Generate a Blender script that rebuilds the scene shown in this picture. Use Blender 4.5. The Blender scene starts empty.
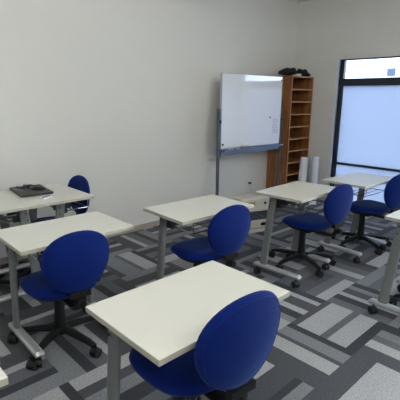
import bpy, bmesh, math, random
from mathutils import Vector, Matrix
PI = math.pi
random.seed(7)
S = 0.9                                     # survey units to metres
scene = bpy.context.scene
COL = scene.collection

# ---------------------------------------------------------------- camera
cam_d = bpy.data.cameras.new('camera'); cam = bpy.data.objects.new('camera', cam_d)
COL.objects.link(cam); scene.camera = cam
cam_d.sensor_width = 36; cam_d.lens = 411.82 / 400 * 36
cam_d.clip_start = 0.02
right = Vector((0.72500275, -0.68867176, 0.01011039))
up = Vector((0.15853286, 0.18114559, 0.97059446))
fw = Vector((0.67025245, 0.70208083, -0.24050815))
cam.matrix_world = Matrix(((right.x, up.x, -fw.x, 0), (right.y, up.y, -fw.y, 0),
                           (right.z, up.z, -fw.z, 1.599 * S), (0, 0, 0, 1)))
# ---------------------------------------------------------------- world, light, exposure
w = bpy.data.worlds.new('sky'); scene.world = w; w.use_nodes = True
bg = w.node_tree.nodes['Background']
bg.inputs[0].default_value = (0.80, 0.90, 1.0, 1); bg.inputs[1].default_value = 9.0
vs = scene.view_settings
vs.view_transform = 'Standard'; vs.look = 'None'; vs.gamma = 1; vs.use_curve_mapping = False
vs.exposure = 1.21
LAMP = 12.0                                   # glow of the assumed ceiling light diffusers, all out of view
ASSUMED_CEIL_LIGHTS = [((0.1, 0.85), 1.0), ((0.1, -1.2), 1.0), ((2.4, -1.2), 1.0), ((2.5, .7), .62)]

# ---------------------------------------------------------------- materials
def lin(c):
    return tuple(((v / 255) / 12.92 if v / 255 <= .04045 else ((v / 255 + .055) / 1.055) ** 2.4) for v in c)
def mat(name, rgb, rough=.5, metal=0, noise=0, nscale=40, bump=0, bscale=300, coat=0, spec=.5, sheen=0, linear=False):
    m = bpy.data.materials.new(name); m.use_nodes = True
    nt = m.node_tree; b = nt.nodes['Principled BSDF']
    c = rgb if linear else lin(rgb)
    b.inputs['Base Color'].default_value = (*c, 1)
    b.inputs['Roughness'].default_value = rough; b.inputs['Metallic'].default_value = metal
    b.inputs['Specular IOR Level'].default_value = spec
    b.inputs['Coat Weight'].default_value = coat; b.inputs['Coat Roughness'].default_value = .03
    b.inputs['Sheen Weight'].default_value = sheen
    tc = nt.nodes.new('ShaderNodeTexCoord')
    if noise:
        n = nt.nodes.new('ShaderNodeTexNoise'); n.inputs['Scale'].default_value = nscale; n.inputs['Detail'].default_value = 3
        nt.links.new(tc.outputs['Object'], n.inputs['Vector'])
        mx = nt.nodes.new('ShaderNodeMix'); mx.data_type = 'RGBA'
        mx.inputs[6].default_value = (*[v * (1 - noise) for v in c], 1)
        mx.inputs[7].default_value = (*[min(1, v * (1 + noise)) for v in c], 1)
        nt.links.new(n.outputs['Fac'], mx.inputs[0]); nt.links.new(mx.outputs[2], b.inputs['Base Color'])
    if bump:
        n = nt.nodes.new('ShaderNodeTexNoise'); n.inputs['Scale'].default_value = bscale
        nt.links.new(tc.outputs['Object'], n.inputs['Vector'])
        bp = nt.nodes.new('ShaderNodeBump'); bp.inputs['Strength'].default_value = bump; bp.inputs['Distance'].default_value = .002
        nt.links.new(n.outputs['Fac'], bp.inputs['Height']); nt.links.new(bp.outputs['Normal'], b.inputs['Normal'])
    return m
M = {}
M['wall'] = mat('wall_paper', (222, 220, 214), .9, noise=.02, nscale=6, bump=.15, bscale=220)
M['ceil'] = mat('ceiling_board', (226, 224, 218), .9, noise=.02)
M['base'] = mat('vinyl_baseboard', (170, 162, 148), .6)
M['laminate'] = mat('white_laminate', (212, 211, 201), .27, noise=.012, nscale=8)
M['edge'] = mat('laminate_edge', (176, 173, 160), .5)
M['leg'] = mat('grey_painted_steel', (128, 132, 132), .42, metal=.35, noise=.03)
M['beam'] = mat('foot_beam_steel', (188, 190, 192), .3, metal=.6, noise=.03)
M['chrome'] = mat('chrome', (190, 192, 195), .22, metal=1)
M['darksteel'] = mat('dark_steel', (58, 60, 64), .5, metal=.3)
M['black'] = mat('black_plastic', (15, 16, 18), .5, spec=.35)
M['rubber'] = mat('black_rubber', (14, 14, 15), .6)
M['blue'] = mat('blue_fabric', (6, 30, 100), .8, noise=.12, nscale=260, bump=.5, bscale=900, spec=.12, sheen=.20)
M['blue'].node_tree.nodes['Principled BSDF'].inputs['Sheen Tint'].default_value = (.35, .6, 1, 1)
M['blue'].node_tree.nodes['Principled BSDF'].inputs['Sheen Roughness'].default_value = .35
M['white'] = mat('whiteboard_face', (240, 241, 243), .06, spec=.9, coat=1.0)
M['alu'] = mat('aluminium', (128, 138, 156), .35, metal=.6)
M['boardframe'] = mat('white_board_rim', (185, 190, 198), .4, metal=.2)
M['post'] = mat('grey_post', (92, 98, 106), .45, metal=.4)
M['frame'] = mat('dark_bronze_frame', (34, 40, 54), .4, metal=.2)
M['casing'] = mat('light_casing', (216, 222, 232), .5)
M['paper'] = mat('white_paper', (220, 224, 230), .8)
M['heater'] = mat('heater_casing', (196, 192, 180), .5)
M['grille'] = mat('heater_grille', (52, 58, 66), .5)
M['tan'] = mat('tan_felt', (150, 140, 110), .9)
M['lapt'] = mat('laptop_lid', (44, 45, 48), .5, noise=.05)
M['ink'] = mat('marker_ink', (120, 124, 140), .5)
M['red'] = mat('red_magnet', (170, 60, 60), .5)
M['cloth'] = mat('black_bag_cloth', (20, 21, 26), .75, noise=.3, nscale=30)
M['bwall'] = mat('neighbour_render', (225, 228, 232), .9)
M['bglass'] = mat('neighbour_glass', (60, 72, 100), .6)
M['ground'] = mat('outside_paving', (140, 140, 138), .9, noise=.1)
M['outlet'] = mat('outlet_plate', (225, 222, 212), .5)
def wood(name, c1, c2, axis=(30, 30, 2.2)):
    m = bpy.data.materials.new(name); m.use_nodes = True; nt = m.node_tree; b = nt.nodes['Principled BSDF']
    tc = nt.nodes.new('ShaderNodeTexCoord'); mp = nt.nodes.new('ShaderNodeMapping'); mp.inputs['Scale'].default_value = axis
    n = nt.nodes.new('ShaderNodeTexNoise'); n.inputs['Scale'].default_value = 1; n.inputs['Detail'].default_value = 5
    n.inputs['Distortion'].default_value = .6
    r = nt.nodes.new('ShaderNodeValToRGB')
    r.color_ramp.elements[0].position = .35; r.color_ramp.elements[0].color = (*lin(c1), 1)
    r.color_ramp.elements[1].position = .68; r.color_ramp.elements[1].color = (*lin(c2), 1)
    for a, o in ((tc.outputs['Object'], mp.inputs[0]), (mp.outputs[0], n.inputs['Vector']), (n.outputs['Fac'], r.inputs[0]),
                 (r.outputs[0], b.inputs['Base Color'])): nt.links.new(a, o)
    b.inputs['Roughness'].default_value = .5
    return m
M['wood'] = wood('shelf_wood', (118, 70, 36), (166, 110, 64))
M['wood2'] = wood('shelf_wood_edge', (168, 126, 88), (192, 150, 112), (6, 6, 30))
def carpet(name, rgb):
    m = bpy.data.materials.new(name); m.use_nodes = True; nt = m.node_tree; b = nt.nodes['Principled BSDF']
    tc = nt.nodes.new('ShaderNodeTexCoord')
    v = nt.nodes.new('ShaderNodeTexNoise'); v.inputs['Scale'].default_value = 420; v.inputs['Detail'].default_value = 2
    nt.links.new(tc.outputs['Object'], v.inputs['Vector'])
    v2 = nt.nodes.new('ShaderNodeTexNoise'); v2.inputs['Scale'].default_value = 110; v2.inputs['Detail'].default_value = 2
    nt.links.new(tc.outputs['Object'], v2.inputs['Vector'])
    ad = nt.nodes.new('ShaderNodeMath'); ad.operation = 'ADD'
    nt.links.new(v.outputs['Fac'], ad.inputs[0]); nt.links.new(v2.outputs['Fac'], ad.inputs[1])
    r = nt.nodes.new('ShaderNodeMapRange'); r.inputs[1].default_value = .75; r.inputs[2].default_value = 1.25
    nt.links.new(ad.outputs[0], r.inputs[0])
    mx = nt.nodes.new('ShaderNodeMix'); mx.data_type = 'RGBA'; c = lin(rgb)
    mx.inputs[6].default_value = (*[q * .68 for q in c], 1); mx.inputs[7].default_value = (*[q * 1.32 for q in c], 1)
    nt.links.new(r.outputs[0], mx.inputs[0]); nt.links.new(mx.outputs[2], b.inputs['Base Color'])
    bp = nt.nodes.new('ShaderNodeBump'); bp.inputs['Strength'].default_value = .6; bp.inputs['Distance'].default_value = .003
    nt.links.new(v.outputs['Fac'], bp.inputs['Height']); nt.links.new(bp.outputs['Normal'], b.inputs['Normal'])
    b.inputs['Roughness'].default_value = .8; b.inputs['Specular IOR Level'].default_value = .4
    b.inputs['Sheen Weight'].default_value = .08; b.inputs['Sheen Roughness'].default_value = .4
    return m
CARPET = [carpet('carpet_' + n, c) for n, c in (('charcoal', (48, 51, 57)), ('dark_grey', (70, 72, 77)), ('mid_grey', (94, 96, 101)),
                                                ('grey', (122, 124, 128)), ('light_grey', (163, 163, 165)))]
def frosted():
    m = bpy.data.materials.new('frosted_glass'); m.use_nodes = True; nt = m.node_tree; nt.nodes.remove(nt.nodes['Principled BSDF'])
    out = nt.nodes['Material Output']
    t = nt.nodes.new('ShaderNodeBsdfTranslucent'); t.inputs[0].default_value = (.28, .310, .375, 1)
    g = nt.nodes.new('ShaderNodeBsdfGlossy'); g.inputs['Roughness'].default_value = .25
    f = nt.nodes.new('ShaderNodeFresnel'); f.inputs[0].default_value = 1.4
    mx = nt.nodes.new('ShaderNodeMixShader')
    nt.links.new(f.outputs[0], mx.inputs[0]); nt.links.new(t.outputs[0], mx.inputs[1]); nt.links.new(g.outputs[0], mx.inputs[2])
    nt.links.new(mx.outputs[0], out.inputs[0])
    return m
def clear(name='clear_glass', c=(1, 1, 1)):
    m = bpy.data.materials.new(name); m.use_nodes = True; nt = m.node_tree; nt.nodes.remove(nt.nodes['Principled BSDF'])
    out = nt.nodes['Material Output']
    t = nt.nodes.new('ShaderNodeBsdfTransparent'); t.inputs[0].default_value = (*c, 1); g = nt.nodes.new('ShaderNodeBsdfGlossy'); g.inputs['Roughness'].default_value = .02
    f = nt.nodes.new('ShaderNodeFresnel'); f.inputs[0].default_value = 1.45
    mx = nt.nodes.new('ShaderNodeMixShader')
    nt.links.new(f.outputs[0], mx.inputs[0]); nt.links.new(t.outputs[0], mx.inputs[1]); nt.links.new(g.outputs[0], mx.inputs[2])
    nt.links.new(mx.outputs[0], out.inputs[0])
    return m
M['frost'] = frosted(); M['clear'] = clear(); M['tint'] = clear('tinted_glass', (.52, .55, .58))
def emit(name, rgb, s):
    m = bpy.data.materials.new(name); m.use_nodes = True; b = m.node_tree.nodes['Principled BSDF']
    b.inputs['Emission Color'].default_value = (*rgb, 1); b.inputs['Emission Strength'].default_value = s
    return m

# ---------------------------------------------------------------- mesh helpers
def obj(name, bm, ms, parent=None, smooth=False, bevel=0, seg=2):
    me = bpy.data.meshes.new(name)
    bmesh.ops.recalc_face_normals(bm, faces=bm.faces[:])
    bm.to_mesh(me); bm.free()
    o = bpy.data.objects.new(name, me); COL.objects.link(o)
    for m in (ms if isinstance(ms, (list, tuple)) else [ms]): me.materials.append(m)
    if smooth:
        for p in me.polygons: p.use_smooth = True
        me.set_sharp_from_angle(angle=math.radians(40))
    if bevel:
        b = o.modifiers.new('bevel', 'BEVEL'); b.width = bevel; b.segments = seg; b.limit_method = 'ANGLE'
        b.angle_limit = math.radians(35)
    if parent: o.parent = parent
    return o
def B(bm, c, s, rz=0, R=None):
    """box, centre c, full size s"""
    r = bmesh.ops.create_cube(bm, size=1)['verts']
    mt = Matrix.Translation(c) @ (R.to_4x4() if R else Matrix.Rotation(rz, 4, 'Z')) @ Matrix.Diagonal((*s, 1))
    bmesh.ops.transform(bm, matrix=mt, verts=r)
    return r
def BB(bm, a, b):
    return B(bm, [(a[i] + b[i]) / 2 for i in range(3)], [abs(b[i] - a[i]) for i in range(3)])
def frame_at(t, hint=Vector((0, 0, 1))):
    t = t.normalized()
    if abs(t.dot(hint)) > .98: hint = Vector((0, 1, 0))
    x = hint.cross(t).normalized(); y = t.cross(x)
    return x, y
def sweep(bm, pts, prof, n=12, hint=Vector((0, 0, 1)), p=2.0):
    """tube along pts; prof(k) -> (rx, ry) semi-axes, superellipse exponent p"""
    pts = [Vector(q) for q in pts]; rings = []
    for k, q in enumerate(pts):
        t = (pts[min(k + 1, len(pts) - 1)] - pts[max(k - 1, 0)])
        x, y = frame_at(t, hint); rx, ry = prof(k) if callable(prof) else prof
        ring = []
        for i in range(n):
            a = 2 * PI * i / n; c, s = math.cos(a), math.sin(a)
            ring.append(bm.verts.new(q + x * rx * math.copysign(abs(c) ** (2 / p), c) + y * ry * math.copysign(abs(s) ** (2 / p), s)))
        rings.append(ring)
    for a, b in zip(rings, rings[1:]):
        for i in range(n): bm.faces.new((a[i], a[(i + 1) % n], b[(i + 1) % n], b[i]))
    bm.faces.new(rings[0][::-1]); bm.faces.new(rings[-1])
def tube(bm, pts, r, n=8): sweep(bm, pts, (r, r), n)
def loop_tube(bm, pts, r, n=6):
    pts = [Vector(q) for q in pts]; N = len(pts); rings = []
    for k in range(N):
        x, y = frame_at(pts[(k + 1) % N] - pts[k - 1])
        rings.append([bm.verts.new(pts[k] + x * r * math.cos(2 * PI * i / n) + y * r * math.sin(2 * PI * i / n)) for i in range(n)])
    for k in range(N):
        a, b = rings[k], rings[(k + 1) % N]
        off = min(range(n), key=lambda o: sum((a[i].co - b[(i + o) % n].co).length for i in range(n)))
        for i in range(n): bm.faces.new((a[i], a[(i + 1) % n], b[(i + 1 + off) % n], b[(i + off) % n]))
def disc(bm, c, axis, r, h, n=20, r2=None):
    axis = Vector(axis).normalized(); x, y = frame_at(axis); c = Vector(c); rs = []
    for hh, rr in ((-h / 2, r), (h / 2, r if r2 is None else r2)):
        rs.append([bm.verts.new(c + axis * hh + (x * math.cos(2 * PI * i / n) + y * math.sin(2 * PI * i / n)) * rr) for i in range(n)])
    for i in range(n): bm.faces.new((rs[0][i], rs[0][(i + 1) % n], rs[1][(i + 1) % n], rs[1][i]))
    bm.faces.new(rs[0][::-1]); bm.faces.new(rs[1])
def thing(name, label, cat, loc=(0, 0, 0), rz=0, group=None):
    o = bpy.data.objects.new(name, None); COL.objects.link(o); o.empty_display_size = .1
    o.location = loc; o.rotation_euler = (0, 0, rz)
    return tag(o, label, cat, group)
def tag(o, label, cat, group=None):
    o['label'] = label; o['category'] = cat
    if group: o['group'] = group
    return o
def struct(name, bm, m, label=None, **k):
    o = obj(name, bm, m, **k); o['kind'] = 'structure'
    return o
def copy_tree(o, parent=None):
    c = o.copy(); COL.objects.link(c)
    if parent: c.parent = parent
    for ch in list(o.children): copy_tree(ch, c)
    return c
def new(): return bmesh.new()

# ---------------------------------------------------------------- room shell (metres)
XW, YW, ZC = 5.945 * S, 4.045 * S, 2.755
X0, Y0 = -1.9, -2.6
T = .12
# carpet: 45 cm tiles laid quarter-turn, stripes as faces of one floor mesh
GX0, GY0, TS = 2.3758 * S, 1.0045 * S, .5 * S
TILES = {  # (i, j): strips from the low side across the run: (fraction, shade)
    (0, 0): [(.14, 0), (.28, 4), (.11, 2), (.37, 4), (.10, 1)],
    (-1, 0): [(.33, 1), (.25, 4), (.08, 1), (.22, 3), (.12, 0)],
    (-2, 0): [(.15, 3), (.10, 0), (.30, 1), (.22, 4), (.23, 2)],
    (-1, -1): [(.25, 0), (.47, 4), (.28, 1)],
    (0, -1): [(.25, 1), (.20, 4), (.15, 2), (.20, 3), (.20, 0)],
    (1, 0): [(.20, 2), (.18, 0), (.12, 4), (.20, 1), (.14, 3), (.16, 0)],
    (0, 1): [(.15, 3), (.18, 0), (.15, 4), (.25, 1), (.12, 4), (.15, 0)],
    (1, 1): [(.20, 4), (.20, 2), (.32, 1), (.28, 2)],
    (2, 1): [(.20, 2), (.20, 4), (.25, 2), (.20, 1), (.15, 0)],
    (2, 0): [(.28, 1), (.30, 4), (.20, 2), (.22, 3)],
    (-3, 1): [(.2, 2), (.22, 0), (.2, 3), (.16, 1), (.22, 4)],
    (-2, 3): [(.2, 1), (.25, 3), (.15, 0), (.2, 2), (.2, 1)],
}
bm = new()
def strip_face(x0, y0, x1, y1, s):
    x0, x1 = max(x0, X0), min(x1, XW); y0, y1 = max(y0, Y0), min(y1, YW)
    if x1 - x0 < 1e-4 or y1 - y0 < 1e-4: return
    f = bm.faces.new([bm.verts.new(q) for q in ((x0, y0, 0), (x1, y0, 0), (x1, y1, 0), (x0, y1, 0))]); f.material_index = s
VAR = [[(.16, 0), (.26, 3), (.12, 1), (.28, 2), (.18, 0)], [(.28, 1), (.12, 4), (.22, 2), (.14, 0), (.24, 3)],
       [(.14, 3), (.22, 0), (.24, 2), (.12, 1), (.28, 4)], [(.22, 2), (.18, 0), (.14, 4), (.26, 1), (.20, 3)],
       [(.12, 0), (.30, 4), (.10, 2), (.34, 3), (.14, 1)]]
for i in range(-10, 9):
    for j in range(-9, 7):
        st = TILES.get((i, j))
        rnd = random.Random(i * 131 + j * 17 + 5)
        if st is None:
            st = list(rnd.choice(VAR))
            if rnd.random() < .5: st.reverse()
        tot = sum(q[0] for q in st); a = 0
        for wd, s in st:
            b = a + wd / tot
            if (i + j) % 2 == 0: strip_face(GX0 + i * TS, GY0 + (j + a) * TS, GX0 + (i + 1) * TS, GY0 + (j + b) * TS, s)
            else: strip_face(GX0 + (i + a) * TS, GY0 + j * TS, GX0 + (i + b) * TS, GY0 + (j + 1) * TS, s)
            a = b
struct('floor', bm, CARPET)
bm = new(); BB(bm, (X0 - T, Y0 - T, ZC), (XW + T, YW + T, ZC + .12)); struct('ceiling', bm, M['ceil'])
bm = new(); BB(bm, (X0 - T, YW, -.1), (XW + T, YW + T, ZC)); struct('wall_back', bm, M['wall'])
bm = new(); BB(bm, (X0 - T, Y0, -.1), (X0, YW, ZC)); struct('wall_left', bm, M['wall'])
bm = new(); BB(bm, (X0 - T, Y0 - T, -.1), (XW + T, Y0, ZC)); struct('wall_front', bm, M['wall'])
# window wall with a floor-to-transom opening
WY0, WY1, WZ = 0.62 * S, 3.235 * S, 2.175 * S
bm = new()
VY0, VY1 = -1.7, .30            # assumed second window, out of view nearer the camera, added for daylight
BB(bm, (XW, WY1, -.1), (XW + T, YW, ZC)); BB(bm, (XW, VY1, -.1), (XW + T, WY0, ZC)); BB(bm, (XW, Y0, -.1), (XW + T, VY0, ZC))
BB(bm, (XW, WY0, WZ), (XW + T, WY1, ZC)); BB(bm, (XW, VY0, WZ), (XW + T, VY1, ZC)); BB(bm, (XW, VY0, -.1), (XW + T, VY1, .0))
BB(bm, (XW, WY0, -.1), (XW + T, WY1, .0))
struct('wall_right', bm, M['wall'])
bm = new(); BB(bm, (X0, YW - .006, 0), (XW, YW, .06)); struct('baseboard_back', bm, M['base'])
bm = new(); BB(bm, (XW - .006, WY1 + .04, 0), (XW, YW - .006, .06)); struct('baseboard_right', bm, M['base'])
# window: casing, dark frame, transom, rail, panes
bm = new()
BB(bm, (XW - .02, WY1, 0), (XW + .02, WY1 + .04, WZ + .0)); BB(bm, (XW - .012, WY0 - .03, 0), (XW + .02, WY0, WZ))
struct('trim_1', bm, M['casing'])
win = thing('window_1', 'added floor-height window out of view', 'window'); del win['label'], win['category']; win['kind'] = 'structure'
fx0, fx1 = XW + .01, XW + .07
bm = new()
BB(bm, (fx0, WY1 - .058, 0), (fx1, WY1, WZ)); BB(bm, (fx0, WY0, 0), (fx1, WY0 + .045, WZ))
BB(bm, (fx0, WY0, WZ - .015), (fx1, WY1, WZ)); BB(bm, (fx0, WY0, 0), (fx1, WY1, .06))
BB(bm, (fx0 - .01, WY0, 1.795 * S), (fx1, WY1, 1.90 * S))
obj('window_frame', bm, M['frame'], win, bevel=.003)
bm = new(); BB(bm, (fx0 + .005, WY0 + .045, .615 * S), (fx1 - .01, WY1 - .045, .648 * S)); obj('rail', bm, M['frame'], win)
ym = 2.12 * S
bm = new(); BB(bm, (fx0 + .003, ym - .04, .06), (fx1 - .005, ym + .04, 1.795 * S)); obj('mullion', bm, M['frame'], win)
for a, b in ((WY0 + .045, ym - .04), (ym + .04, WY1 - .045)):
    for z0, z1 in ((.06, .615 * S), (.648 * S, 1.795 * S)):
        bm = new(); BB(bm, (XW + .036, a, z0), (XW + .041, b, z1)); obj('frosted_pane', bm, M['frost'], win)
bm = new(); BB(bm, (XW + .036, WY0 + .045, 1.90 * S), (XW + .041, WY1 - .045, WZ - .015)); obj('transom_pane', bm, M['tint'], win)
added_win = thing('added_window_2', 'added floor-height window out of view', 'window'); del added_win['label'], added_win['category']; added_win['kind'] = 'structure'  # unseen window, added to let more daylight onto floor and seats
bm = new()
for y in (VY0 + .022, (VY0 + VY1) / 2, VY1 - .022): BB(bm, (fx0, y - .022, 0), (fx1, y + .022, WZ))
BB(bm, (fx0, VY0, WZ - .04), (fx1, VY1, WZ)); BB(bm, (fx0, VY0, 0), (fx1, VY1, .06)); BB(bm, (fx0, VY0, 1.795 * S), (fx1, VY1, 1.90 * S))
obj('window_frame', bm, M['frame'], added_win, bevel=.003)
for a, b in ((VY0 + .044, (VY0 + VY1) / 2 - .022), ((VY0 + VY1) / 2 + .022, VY1 - .044)):
    bm = new(); BB(bm, (XW + .036, a, .06), (XW + .041, b, 1.795 * S)); obj('pane', bm, M['clear'], added_win)
bm = new(); BB(bm, (XW + .036, VY0 + .044, 1.90 * S), (XW + .041, VY1 - .044, WZ - .04)); obj('transom_pane', bm, M['clear'], added_win)
# outside
bm = new(); BB(bm, (XW + T, -8, -.25), (XW + 14, 12, -.15)); struct('ground', bm, M['ground'])
nb = thing('building', 'pale building seen through the clear transom strip', 'building', (XW + 9, 5, -.15))
bm = new(); BB(bm, (0, -1.6, 0), (4, 7, 3.6)); obj('wall', bm, M['bwall'], nb)
bm = new(); BB(bm, (-.05, .82, 2.36), (.02, 1.08, 2.60)); obj('window', bm, M['bglass'], nb)
# assumed ceiling lights, out of view, added to account for the room's light
for k, ((x, y), pw) in enumerate(ASSUMED_CEIL_LIGHTS):
    f = thing('assumed_ceiling_light', 'assumed unseen ceiling light fixture ' + ('over the near left desks', 'in the near left corner of the room',
              'in the near right corner of the room', 'over the desks beside the whiteboard')[k], 'light', (x, y, ZC), 0, 'assumed ceiling light fixtures')
    bm = new(); B(bm, (0, 0, -.02), (1.25, .24, .04)); obj('housing', bm, M['outlet'], f, bevel=.005)
    bm = new()
    sweep(bm, [(-.6, 0, -.085), (.6, 0, -.085)], (.045, .10), 20, Vector((0, 0, 1)), 2.6)
    obj('diffuser', bm, emit('assumed_lamp_diffuser', (.97, .99, .98), LAMP * pw), f, smooth=True)

# ---------------------------------------------------------------- desk
DL, DD, DH = .706 * S, .467 * S, .8053 * S
def caster_bm(r=.026, wd=.014, gap=.007, top=.062):
    bm = new()
    for s in (-1, 1): disc(bm, (s * (gap + wd / 2), 0, r), (1, 0, 0), r, wd, 18)
    disc(bm, (0, 0, r), (1, 0, 0), r * .45, .012, 12)
    # hood over the two wheels
    n = 10; pr = [(math.cos(PI * i / n) * r * .88, r + .004 + math.sin(PI * i / n) * r * 1.02) for i in range(n + 1)]
    vs = [[bm.verts.new((x, a, b)) for a, b in pr] for x in (-gap, gap)]
    for i in range(n): bm.faces.new((vs[0][i], vs[0][i + 1], vs[1][i + 1], vs[1][i]))
    bm.faces.new(vs[0][::-1]); bm.faces.new(vs[1]); bm.faces.new((vs[0][0], vs[0][-1], vs[1][-1], vs[1][0]))
    disc(bm, (0, 0, (r * 1.6 + top) / 2), (0, 0, 1), .007, top - r * 1.6, 10)
    return bm
desk = thing('training_desk', 'x', 'desk')
def make_desk(t):
    bm = new(); B(bm, (0, 0, DH - .011), (DL, DD, .022))
    for f in bm.faces: f.material_index = 1 if abs(f.normal.z) < .5 else 0
    bmesh.ops.recalc_face_normals(bm, faces=bm.faces[:])
    for f in bm.faces: f.material_index = 0 if f.normal.z > .5 else 1
    obj('tabletop', bm, [M['laminate'], M['edge']], t, bevel=.0025)
    lx = DL / 2 - .078
    for s in (-1, 1):
        bm = new()
        sweep(bm, [(s * lx, .085, DH - .03), (s * lx, .105, DH - .2), (s * lx, .15, .105)], (.015, .032), 16, Vector((0, 1, 0)), 3.2)
        obj('leg', bm, M['leg'], t, smooth=True)
        bm = new()      # flat oval foot beam with cut ends
        sweep(bm, [(s * lx, -.195, .082), (s * lx, -.185, .09), (s * lx, .225, .09), (s * lx, .235, .082)],
              lambda k: (.024, .012) if k in (0, 3) else (.027, .017), 14, Vector((0, 0, 1)), 3)
        fb = obj('foot_beam', bm, M['beam'], t, smooth=True)
        for yy in (-.165, .205):
            c = obj('caster', caster_bm(.027, .015, .006, .078), M['rubber'], fb, smooth=True)
            c.location = (s * lx + s * .006, yy, 0); c.rotation_euler = (0, 0, .5 * s if yy > 0 else -.35)
        bm = new()      # tilt bracket: steel plate with bolts against the inner face of the leg
        B(bm, (s * (lx - .03), .06, DH - .062), (.024, .13, .055)); B(bm, (s * (lx - .036), .055, DH - .10), (.03, .06, .05))
        B(bm, (s * lx, .05, DH - .027), (.06, .26, .008))
        hb = obj('tilt_bracket', bm, M['darksteel'], t, bevel=.004)
        for zz in (.065, .115):
            bm = new(); disc(bm, (s * (lx + .017), .1 + (zz - .065) * .15, DH - zz), (1, 0, 0), .006, .004, 10)
            obj('bolt', bm, M['darksteel'], t)
    bm = new(); BB(bm, (-lx + .02, .075, DH - .085), (lx - .02, .11, DH - .045)); obj('crossbar', bm, M['leg'], t, bevel=.004)
    bm = new()          # wire book rack hung under the top
    zr = DH - .115
    for y in (-.155, -.09, -.03, .03): tube(bm, [(-lx + .045, y, zr), (lx - .045, y, zr)], .0035, 6)
    for s in (-1, 1): tube(bm, [(s * (lx - .05), -.16, DH - .025), (s * (lx - .05), -.155, zr), (s * (lx - .05), .07, zr), (s * (lx - .05), .075, DH - .06)], .0045, 6)
    obj('book_rack', bm, M['chrome'], t, smooth=True)
    bm = new()          # front stiffening channel
    BB(bm, (-DL / 2 + .06, -DD / 2 + .035, DH - .036), (DL / 2 - .06, -DD / 2 + .05, DH - .022))
    obj('stiffener', bm, M['leg'], t)
    bm = new()          # release lever along the end and a bag hook
    tube(bm, [(DL / 2 - .02, -.14, DH - .045), (DL / 2 - .012, -.13, DH - .048), (DL / 2 - .012, .02, DH - .048), (DL / 2 - .03, .03, DH - .04)], .006, 6)
    obj('release_lever', bm, M['darksteel'], t, smooth=True)
    bm = new()
    tube(bm, [(DL / 2 - .06, -.04, DH - .024), (DL / 2 - .05, -.04, DH - .065), (DL / 2 - .01, -.04, DH - .085), (DL / 2 + .02, -.04, DH - .08), (DL / 2 + .026, -.04, DH - .062)], .005, 6)
    obj('bag_hook', bm, M['chrome'], t, smooth=True)
make_desk(desk)
GD = 'single training desks'
DESKS = [  # x, y (survey units), rotation, label
    (1.039, 1.129, .0, 'large foreground white-topped desk nearest the camera, grey steel legs'),
    (1.077, 2.343, -.016, 'white-topped desk at left, its near side facing a blue chair, behind it the laptop desk'),
    (2.072, 2.173, -.04, 'middle white-topped desk in front of the wall, left of the whiteboard post'),
    (3.157, 2.008, .045, 'white-topped desk in front of the bookshelf, grey slanted leg and casters showing'),
    (4.101, 1.884, -.04, 'farthest white-topped desk, right against the frosted window'),
    (1.427, 3.365, PI / 2, 'turned white desk by the wall carrying most of the black laptop'),
    (0.960, 3.365, -PI / 2, 'turned white desk at far left edge, butted against the laptop desk'),
    (3.223, 0.887, .0, 'cut-off white desk at the right edge, only a corner and a casterd foot showing'),
    (-.036, 1.366, .0, 'white desk of which only one corner shows at the bottom left edge'),
]
DESKS[7] = (*DESKS[7][:3], 'white desk cut off by the right picture edge, one corner and leg showing')
for k, (x, y, r, lb) in enumerate(DESKS):
    o = desk if k == 0 else copy_tree(desk)
    o.location = (x * S, y * S, 0); o.rotation_euler = (0, 0, r); o['label'] = lb; o['group'] = GD
    for ch in o.children:       # the steel underframe sits a little further back on some desks
        if ch.name.split('.')[0] != 'tabletop': ch.location.y = {0: .055, 1: .075, 5: -.065, 6: .045, 7: .035}.get(k, 0)

# ---------------------------------------------------------------- chair (faces +Y)
def pad(bm, outline, thick, place, rings=9, n=40, edge=2.6):
    """cushion: outline(a)->(x,y); place(x,y,h)->Vector"""
    def sheet(sg):
        R = []
        for k in range(rings):
            t = math.sin(PI / 2 * (k + 1) / rings); h = sg * thick / 2 * max(0, (1 - t ** edge)) ** (1 / edge)
            R.append([bm.verts.new(place(outline(2 * PI * i / n)[0] * t, outline(2 * PI * i / n)[1] * t, h)) for i in range(n)])
        return bm.verts.new(place(0, 0, sg * thick / 2)), R
    for sg in (1, -1):
        c, R = sheet(sg)
        for i in range(n):
            f = [c, R[0][i], R[0][(i + 1) % n]]; bm.faces.new(f if sg > 0 else f[::-1])
            for a, b in zip(R, R[1:]):
                f = [a[i], b[i], b[(i + 1) % n], a[(i + 1) % n]]; bm.faces.new(f if sg > 0 else f[::-1])
    bmesh.ops.remove_doubles(bm, verts=bm.verts[:], dist=1e-5)
def sup(a, rx, ry, p):
    c, s = math.cos(a), math.sin(a)
    return rx * math.copysign(abs(c) ** (2 / p), c), ry * math.copysign(abs(s) ** (2 / p), s)
SEATZ = .415
chair = thing('task_chair', 'x', 'chair')
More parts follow.
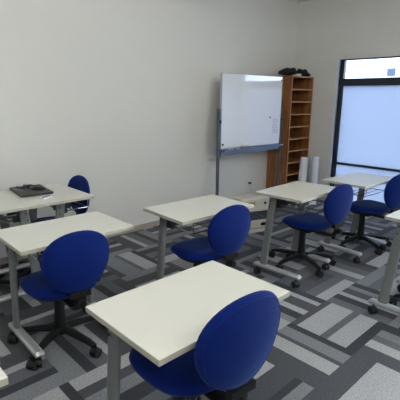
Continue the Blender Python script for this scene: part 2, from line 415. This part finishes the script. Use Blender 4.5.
def make_chair(t):
    def so(a):
        x, y = sup(a, .20, .20, 2.7); return x * (1 + .05 * y / .2), y
    bm = new(); pad(bm, so, .082, lambda x, y, h: Vector((x, y - .022, SEATZ + h + .12 * x * x - (.25 * max(0, y - .1)) ** 1.2)))
    obj('seat', bm, M['blue'], t, smooth=True)
    bm = new()
    for k in range(1):
        pad(bm, lambda a: sup(a, .17, .16, 2.6), .03, lambda x, y, h: Vector((x, y - .02, SEATZ - .036 + h)))
    obj('seat_pan', bm, M['black'], t, smooth=True)
    # backrest: egg, a little narrower to the bottom, curved round the sitter, leaning back
    HB = .168; ZB = .628; YB = -.325
    def bo(a):
        x, z = sup(a, .179, HB, 2.12); return x * (1 + .10 * z / HB - .02 * (z / HB) ** 2), z
    def bp(x, z, h):
        return Vector((x, YB + .9 * x * x - .10 * z + .25 * z * z + h, ZB + z + .1 * h))
    bm = new(); pad(bm, bo, .062, bp, 10, 44)
    bk = obj('backrest', bm, M['blue'], t, smooth=True)
    pts = [bp(bo(2 * PI * i / 44)[0] * .93, bo(2 * PI * i / 44)[1] * .93, -.0160) for i in range(44)]
    bm = new(); loop_tube(bm, pts, .0022); obj('piping', bm, M['blue'], bk, smooth=True)
    # support bar from under the seat up behind the back
    bm = new()
    sweep(bm, [(0, -.03, .352), (0, -.22, .352), (0, -.285, .362), (0, -.308, .395), (0, -.312, .44), (0, -.312, .50)],
          lambda k: (.034, .010), 12, Vector((0, 0, 1)), 3)
    B(bm, (0, -.312, .452), (.11, .03, .03))
    obj('back_support', bm, M['black'], t, smooth=True)
    bm = new(); disc(bm, (0, -.333, .405), (0, 1, 0), .020, .03, 14); obj('height_knob', bm, M['black'], t)
    bm = new(); B(bm, (0, 0, .358), (.17, .19, .04)); obj('mechanism', bm, M['black'], t, bevel=.008)
    bm = new(); tube(bm, [(.06, .02, .355), (.19, .03, .352), (.225, .03, .35)], .005, 8); sweep(bm, [(.2, .03, .351), (.24, .03, .349)], (.012, .005), 8)
    obj('height_lever', bm, M['black'], t, smooth=True)
    bm = new(); disc(bm, (0, 0, .25), (0, 0, 1), .031, .24, 20, .027); disc(bm, (0, 0, .12), (0, 0, 1), .038, .07, 20, .032)
    obj('gas_column', bm, M['black'], t, smooth=True)
    bm = new(); disc(bm, (0, 0, .092), (0, 0, 1), .042, .045, 20, .036)
    for k in range(5):
        a = 2 * PI * k / 5 + .35; d = Vector((math.cos(a), math.sin(a), 0))
        sweep(bm, [d * .02 + Vector((0, 0, .098)), d * .12 + Vector((0, 0, .094)), d * .23 + Vector((0, 0, .084)), d * .28 + Vector((0, 0, .072))],
              lambda q: ((.028, .020), (.023, .017), (.019, .015), (.016, .011))[q], 12, Vector((0, 0, 1)), 3)
    sb = obj('star_base', bm, M['black'], t, smooth=True)
    for k in range(5):
        a = 2 * PI * k / 5 + .35
        c = obj('caster', caster_bm(.0275, .018, .006, .074), M['rubber'], sb, smooth=True) if k == 0 else c0.copy()
        if k == 0: c0 = c
        else: COL.objects.link(c)
        c.parent = sb; c.location = (.272 * math.cos(a), .285 * math.sin(a), 0); c.rotation_euler = (0, 0, a * 2.3 + 1)
make_chair(chair)
CHAIRS = [  # x, y of the column (survey units), facing turn, base turn, seat rise, label
    (1.03, 1.17, -.08, .3, .066, 'large blue fabric office chair in the foreground, pushed up to the nearest desk'),
    (1.03, 2.38, -.09, .93, 0, 'blue fabric office chair at left whose five-star black base and casters show fully'),
    (2.10, 2.195, -.08, .5, 0, 'blue fabric office chair pulled up to the middle desk before the wall'),
    (3.37, 2.045, -.11, .26, 0, 'blue office chair at the desk in front of the bookshelf'),
    (4.35, 1.91, -.20, .30, 0, 'farthest blue office chair, at the desk by the frosted window'),
    (1.44, 3.52, PI / 2, .2, 0, 'blue office chair behind the laptop desk against the wall, backrest rising past the desk corner'),
    (0.79, 3.54, -PI / 2, .6, 0, 'blue office chair tucked under the far left desk, mostly hidden'),
    (3.33, .78, -.05, .4, 0, 'office chair at the cut-off right desk, only a black caster in view'),
]
for k, (x, y, r, bt, dz, lb) in enumerate(CHAIRS):
    o = chair if k == 0 else copy_tree(chair)
    o.location = (x * S, y * S, 0); o.rotation_euler = (0, 0, r); o['label'] = lb; o['group'] = 'blue office chairs'
    for ch in o.children:
        kind = ch.name.split('.')[0]
        if kind == 'star_base': ch.rotation_euler.z = bt; ch.location.y = .028
        if kind == 'gas_column': ch.location.y = .028
        if kind not in ('gas_column', 'star_base'): ch.location.z = dz

# ---------------------------------------------------------------- whiteboard on its stand
YB_ = 3.75 * S
wb = thing('whiteboard_stand', 'glossy whiteboard on a grey wheeled stand in front of the wall', 'whiteboard', (4.575 * S, YB_, 0), math.radians(-1.5))
hx = .622 * S
bm = new(); B(bm, (0, -.0, 1.425 * S), (hx * 2, .02, .965 * S))
bd = obj('board', bm, M['white'], wb, bevel=.002)
bm = new()
z0, z1 = .945 * S, 1.91 * S
for a, b in (((-hx, -.014, z1 - .003), (hx, .014, z1 + .003)), ((-hx, -.014, z0 - .004), (hx, .014, z0 + .004)),
             ((-hx - .003, -.014, z0), (-hx + .003, .014, z1)), ((hx - .003, -.014, z0), (hx + .003, .014, z1))): BB(bm, a, b)
obj('board_frame', bm, M['boardframe'], bd)
bm = new(); BB(bm, (-hx + .0, -.075, z0 - .028), (hx, -.015, z0 - .020)); BB(bm, (-hx, -.079, z0 - .028), (hx, -.073, z0 - .006)); BB(bm, (-hx, -.018, z0 - .075), (hx, .012, z0 - .008))
obj('marker_tray', bm, M['alu'], wb)
for s in (-1, 1):
    bm = new(); BB(bm, (s * (hx + .035) - .017, -.014, .06), (s * (hx + .035) + .017, .014, 1.465 * S)); obj('post', bm, M['post'], wb, bevel=.005)
    bm = new(); B(bm, (s * (hx + .035), 0, .065), (.036, .42, .03)); ft = obj('foot', bm, M['post'], wb, bevel=.006)
    bm = new(); disc(bm, (s * (hx + .018), 0, 1.30 * S), (1, 0, 0), .02, .03, 14); obj('pivot_knob', bm, M['black'], wb)
    for yy in (-.18, .18):
        c = obj('caster', caster_bm(.023, .012, .005, .06), M['rubber'], ft, smooth=True); c.location = (s * (hx + .035), yy, 0)
bm = new(); BB(bm, (-hx - .03, -.012, .16), (hx + .03, .012, .19)); obj('crossbar', bm, M['post'], wb)
bm = new()   # small block of handwriting at the right of the board
rnd = random.Random(3)
for r_ in range(9):
    x = .44 * S; z = 1.30 * S - r_ * .024 * S
    for c_ in range(rnd.randint(5, 7)):
        ww = rnd.uniform(.008, .016); zz = z + rnd.uniform(-.002, .002)
        BB(bm, (x, -.0112, zz), (x + ww, -.0104, zz + .0025)); BB(bm, (x + ww * .4, -.0112, zz - .005), (x + ww * .4 + .002, -.0104, zz + .008))
        x += ww + .006
obj('handwriting', bm, M['ink'], bd)
wbm = wb.matrix_basis
def on_board(x, y, z): return Matrix.Translation(wb.location) @ Matrix.Rotation(wb.rotation_euler.z, 4, 'Z') @ Vector((x, y, z))
def small(name, label, cat, bm, m, loc, rz=0, **k):
    o = obj(name, bm, m, **k); o.location = loc; o.rotation_euler = (0, 0, rz); return tag(o, label, cat)
bm = new(); disc(bm, (0, 0, 0), (0, 1, 0), .011, .008, 16)
small('magnet', 'small round black magnet on the whiteboard above the handwriting', 'magnet', bm, M['black'], on_board(.375 * S, -.0145, 1.335 * S))
bm = new(); disc(bm, (0, 0, 0), (0, 1, 0), .011, .008, 16)
small('magnet', 'small red magnet near the top right corner of the whiteboard', 'magnet', bm, M['red'], on_board(.60 * S, -.0145, 1.86 * S))
bm = new(); disc(bm, (0, 0, 0), (0, 1, 0), .013, .008, 16)
small('magnet', 'small round black magnet at the lower left corner of the whiteboard', 'magnet', bm, M['black'], on_board(-.59 * S, -.0145, 1.0 * S))
bm = new(); B(bm, (0, 0, .016), (.12, .042, .032))
er = thing('board_eraser', 'tan felt eraser lying on the whiteboard tray', 'eraser', on_board(-.19 * S, -.047, z0 - .0195), wb.rotation_euler.z)
obj('grip', bm, M['tan'], er, bevel=.004); bm = new(); B(bm, (0, 0, .038), (.12, .045, .012)); obj('felt_pad', bm, M['casing'], er, bevel=.003)
for k, (dx, mt, lb) in enumerate(((-.46, 'black', 'black marker pen on the whiteboard tray near its left end'), (-.33, 'red', 'red marker pen on the whiteboard tray, left of the eraser'))):
    p = thing('marker_pen', lb, 'marker', on_board(dx * S, -.045, z0 - .012), wb.rotation_euler.z)
    bm = new(); disc(bm, (0, 0, 0), (1, 0, 0), .008, .09, 12); obj('barrel', bm, M['paper'], p, smooth=True)
    bm = new(); disc(bm, (.06, 0, 0), (1, 0, 0), .0085, .035, 12); obj('cap', bm, M[mt], p, smooth=True)

# ---------------------------------------------------------------- bookshelf
bx0, bx1, by0, by1, bz = 5.34 * S, 5.925 * S, 3.65 * S, 4.03 * S, 1.935 * S
bs = thing('bookshelf', 'tall narrow empty wooden bookshelf in the corner behind the whiteboard', 'bookshelf', ((bx0 + bx1) / 2, (by0 + by1) / 2, 0))
W_, D_ = (bx1 - bx0), (by1 - by0); th = .018
for s in (-1, 1):
    bm = new(); BB(bm, (s * (W_ / 2 - th), -D_ / 2, 0), (s * W_ / 2, D_ / 2, bz)); 
    bm.faces.ensure_lookup_table()
    bmesh.ops.recalc_face_normals(bm, faces=bm.faces[:])
    for f in bm.faces: f.material_index = 1 if f.normal.y < -.5 else 0
    obj('side_panel', bm, [M['wood'], M['wood2']], bs)
bm = new(); BB(bm, (-W_ / 2 + th, D_ / 2 - .008, .05), (W_ / 2 - th, D_ / 2, bz)); obj('back_panel', bm, M['wood'], bs)
bm = new(); BB(bm, (-W_ / 2 + th, -D_ / 2 + .01, 0), (W_ / 2 - th, -D_ / 2 + .03, .06)); obj('kick_board', bm, M['wood'], bs)
def shelf_piece(name, z):
    bm = new(); BB(bm, (-W_ / 2 + th, -D_ / 2 + .002, z), (W_ / 2 - th, D_ / 2 - .008, z + .018))
    bmesh.ops.recalc_face_normals(bm, faces=bm.faces[:])
    for f in bm.faces: f.material_index = 1 if f.normal.y < -.5 else 0
    obj(name, bm, [M['wood'], M['wood2']], bs)
shelf_piece('top_panel', bz - .018)
SH = .1675
for k in range(1, 11): shelf_piece('shelf', bz - .018 - SH * k)
# two slumped black bags on top
def bag(label, loc, sx, sy, sz, seed, rz, peak):
    rnd = random.Random(seed); t = thing('bag', label, 'bag', loc, rz)
    bm = new(); bmesh.ops.create_icosphere(bm, subdivisions=4, radius=1)
    from mathutils import noise
    for v in bm.verts:
        c = v.co.copy(); n_ = noise.noise(c * 2.1 + Vector((seed, 0, 0)))
        z = max(0, c.z * .5 + .5)
        h = (z ** .8) * (1 - .55 * abs(c.x - peak)) * (1 + .35 * n_)
        v.co = Vector((c.x * sx * (1 + .12 * n_), c.y * sy * (1 + .1 * n_), max(0, h) * sz))
    obj('body', bm, M['cloth'], t, smooth=True)
    bm = new(); tube(bm, [(-sx * .5, -sy * .5, sz * .55), (-sx * .2, -sy * .75, sz * .62), (sx * .2, -sy * .75, sz * .5), (sx * .5, -sy * .5, sz * .35)], .006, 6)
    obj('strap', bm, M['cloth'], t, smooth=True)
bag('slumped black cloth bag on top of the bookshelf, left one reaching over the whiteboard', (5.37 * S, 3.76 * S, bz), .165, .11, .105, 2.3, .1, .25)
bag('pointed black cloth bag on top of the bookshelf near the room corner', (5.77 * S, 3.76 * S, bz), .115, .10, .11, 7.1, -.1, -.55)
bm = new(); B(bm, (0, 0, .015), (.05, .06, .03))
small('paper_box', 'tiny white paper packet between the two black bags on the bookshelf', 'packet', bm, M['paper'], (5.56 * S, 3.69 * S, bz), .2, bevel=.003)
# ---------------------------------------------------------------- paper rolls in the corner
def roll(label, base, top, r):
    t = thing('paper_roll', label, 'paper roll', base, 0)
    a = Vector((0, 0, r * .15)); b = Vector(top) - Vector(base)
    bm = new(); n = 24; x, y = frame_at(b - a); rr = []
    for q, rad in ((a, r), (b, r), (b, r * .55), (b - (b - a) * .05, r * .5)):
        rr.append([bm.verts.new(q + (x * math.cos(2 * PI * i / n) + y * math.sin(2 * PI * i / n)) * rad) for i in range(n)])
    for p_, q_ in zip(rr, rr[1:]):
        for i in range(n): bm.faces.new((p_[i], p_[(i + 1) % n], q_[(i + 1) % n], q_[i]))
    bm.faces.new(rr[0][::-1]); bm.faces.new(rr[-1])
    obj('sheet', bm, M['paper'], t, smooth=True)
    bm = new(); ring = b * .5 ; disc(bm, ring, b - a, r + .0015, .02, 24); obj('band', bm, M['casing'], t, smooth=True)
roll('thick white paper roll leaning beside the bookshelf, the left one', (5.43 * S, 3.44 * S, 0), (5.65 * S, 3.54 * S, .70 * S), .056)
roll('thick white paper roll leaning against the window wall, nearer the window', (5.54 * S, 3.28 * S, 0), (5.74 * S, 3.40 * S, .71 * S), .05)
roll('slim white paper roll standing between the two thick rolls', (5.68 * S, 3.43 * S, 0), (5.80 * S, 3.53 * S, .71 * S), .022)
# ---------------------------------------------------------------- heater
ht = thing('fan_heater', 'beige box-shaped fan heater on the floor between the middle desks', 'heater', (3.87 * S, 3.13 * S, 0), -.30)
hw, hd, hh = .38, .20, .395
bm = new(); BB(bm, (-hw / 2, -hd / 2, .03), (hw / 2, hd / 2, hh)); obj('casing', bm, M['heater'], ht, bevel=.025, seg=4)
bm = new(); BB(bm, (-hw / 2 - .01, -hd / 2 - .02, 0), (hw / 2 + .01, hd / 2, .03)); obj('base_tray', bm, M['heater'], ht, bevel=.006)
bm = new(); BB(bm, (-hw / 2 + .04, -hd / 2 - .003, .14), (hw / 2 - .03, -hd / 2 + .02, .24))
gr = obj('outlet_grille', bm, M['grille'], ht, bevel=.004)
bm = new()
for k in range(6): BB(bm, (-hw / 2 + .045, -hd / 2 - .008, .15 + k * .016), (hw / 2 - .035, -hd / 2 - .002, .153 + k * .016))
obj('louvre', bm, M['post'], gr)
bm = new(); BB(bm, (-hw / 2 + .06, -hd / 2 - .003, .30), (-.02, -hd / 2 + .01, .345)); obj('control_panel', bm, M['tan'], ht)
bm = new(); disc(bm, (.11, -hd / 2 - .003, .325), (0, 1, 0), .014, .01, 16); obj('dial', bm, M['black'], ht)
bm = new(); n = 24
vs_ = [[bm.verts.new((.10 + .038 * math.cos(2 * PI * i / n), -hd / 2 - .004 + h, .085 + .018 * math.sin(2 * PI * i / n))) for i in range(n)] for h in (0, .01)]
for i in range(n): bm.faces.new((vs_[0][i], vs_[0][(i + 1) % n], vs_[1][(i + 1) % n], vs_[1][i]))
bm.faces.new(vs_[0]); bm.faces.new(vs_[1]); obj('badge', bm, M['black'], ht)
# ---------------------------------------------------------------- outlet, plug and cord on the wall
ox = 4.90 * S
t = thing('wall_outlet', 'white socket plate on the wall above the heater', 'outlet', (ox, YW - .005, .27))
bm = new(); BB(bm, (-.035, -.005, -.06), (.035, .005, .06)); obj('plate', bm, M['outlet'], t, bevel=.003)
bm = new()
for z in (-.02, .02): BB(bm, (-.012, -.008, z - .01), (.012, -.004, z + .01))
obj('socket', bm, M['heater'], t)
t = thing('power_cord', 'black plug and pale cord hanging from the wall socket', 'cord', (ox, YW - .03, .29))
bm = new(); B(bm, (0, 0, 0), (.028, .035, .024)); obj('plug', bm, M['black'], t, bevel=.004)
bm = new(); tube(bm, [(0, -.015, 0), (-.02, -.05, .01), (-.06, -.07, -.03), (-.09, -.08, -.12), (-.11, -.1, -.22), (-.2, -.16, -.283), (-.42, -.3, -.284)], .004, 6)
obj('cable', bm, M['heater'], t, smooth=True)
# ---------------------------------------------------------------- laptop, mouse, card on the turned desks
lp = thing('laptop', 'closed black laptop lying on the turned desk by the wall', 'laptop', (1.325 * S, 3.48 * S, DH), math.radians(-6))
bm = new(); B(bm, (0, 0, .008), (.235, .335, .010)); obj('lower_case', bm, M['lapt'], lp, bevel=.004)
bm = new(); B(bm, (0, 0, .0155), (.235, .335, .007)); obj('lid', bm, M['lapt'], lp, bevel=.003)
bm = new(); B(bm, (.09, .12, .0015), (.02, .02, .003)); B(bm, (-.09, -.12, .0015), (.02, .02, .003)); obj('rubber_foot', bm, M['rubber'], lp)
def mouse(loc, rz, label, sx=.032, sy=.052, sz=.021):
    t = thing('computer_mouse', label, 'mouse', loc, rz)
    bm = new(); bmesh.ops.create_icosphere(bm, subdivisions=3, radius=1)
    for v in bm.verts:
        c = v.co; v.co = Vector((c.x * sx, c.y * sy, max(0, c.z + .15) * sz * (1 + .15 * c.y)))
    b = obj('shell', bm, M['black'], t, smooth=True)
    bm = new(); disc(bm, (0, sy * .55, sz * .95), (1, 0, 0), .007, .006, 12); obj('scroll_wheel', bm, M['rubber'], b)
mouse((1.37 * S, 3.44 * S, DH + .0192), .9, 'black computer mouse resting on the laptop lid')
t = thing('charger_cable', 'black coiled cable lying on the laptop lid beside the mouse', 'cable', (1.335 * S, 3.57 * S, DH + .0192))
bm = new()
pts = [(.045 * math.cos(a) * (1 + .12 * math.sin(3 * a)), .06 * math.sin(a), .006 + .004 * math.sin(2 * a)) for a in [2 * PI * i / 28 for i in range(28)]]
loop_tube(bm, pts, .004)
tube(bm, [(-.03, .0, .006), (-.055, .03, .006), (-.06, .07, .005)], .004, 6); B(bm, (.0, .03, .009), (.03, .05, .017))
obj('coil', bm, M['black'], t, smooth=True)
t = thing('name_card', 'small white card with a black strip on the desk in front of the laptop', 'card', (1.33 * S, 3.19 * S, DH), math.radians(20))
bm = new(); B(bm, (0, 0, .003), (.085, .05, .006)); obj('card_body', bm, M['paper'], t, bevel=.001)
bm = new(); B(bm, (.005, .004, .0072), (.07, .012, .0025)); obj('clip', bm, M['black'], t)
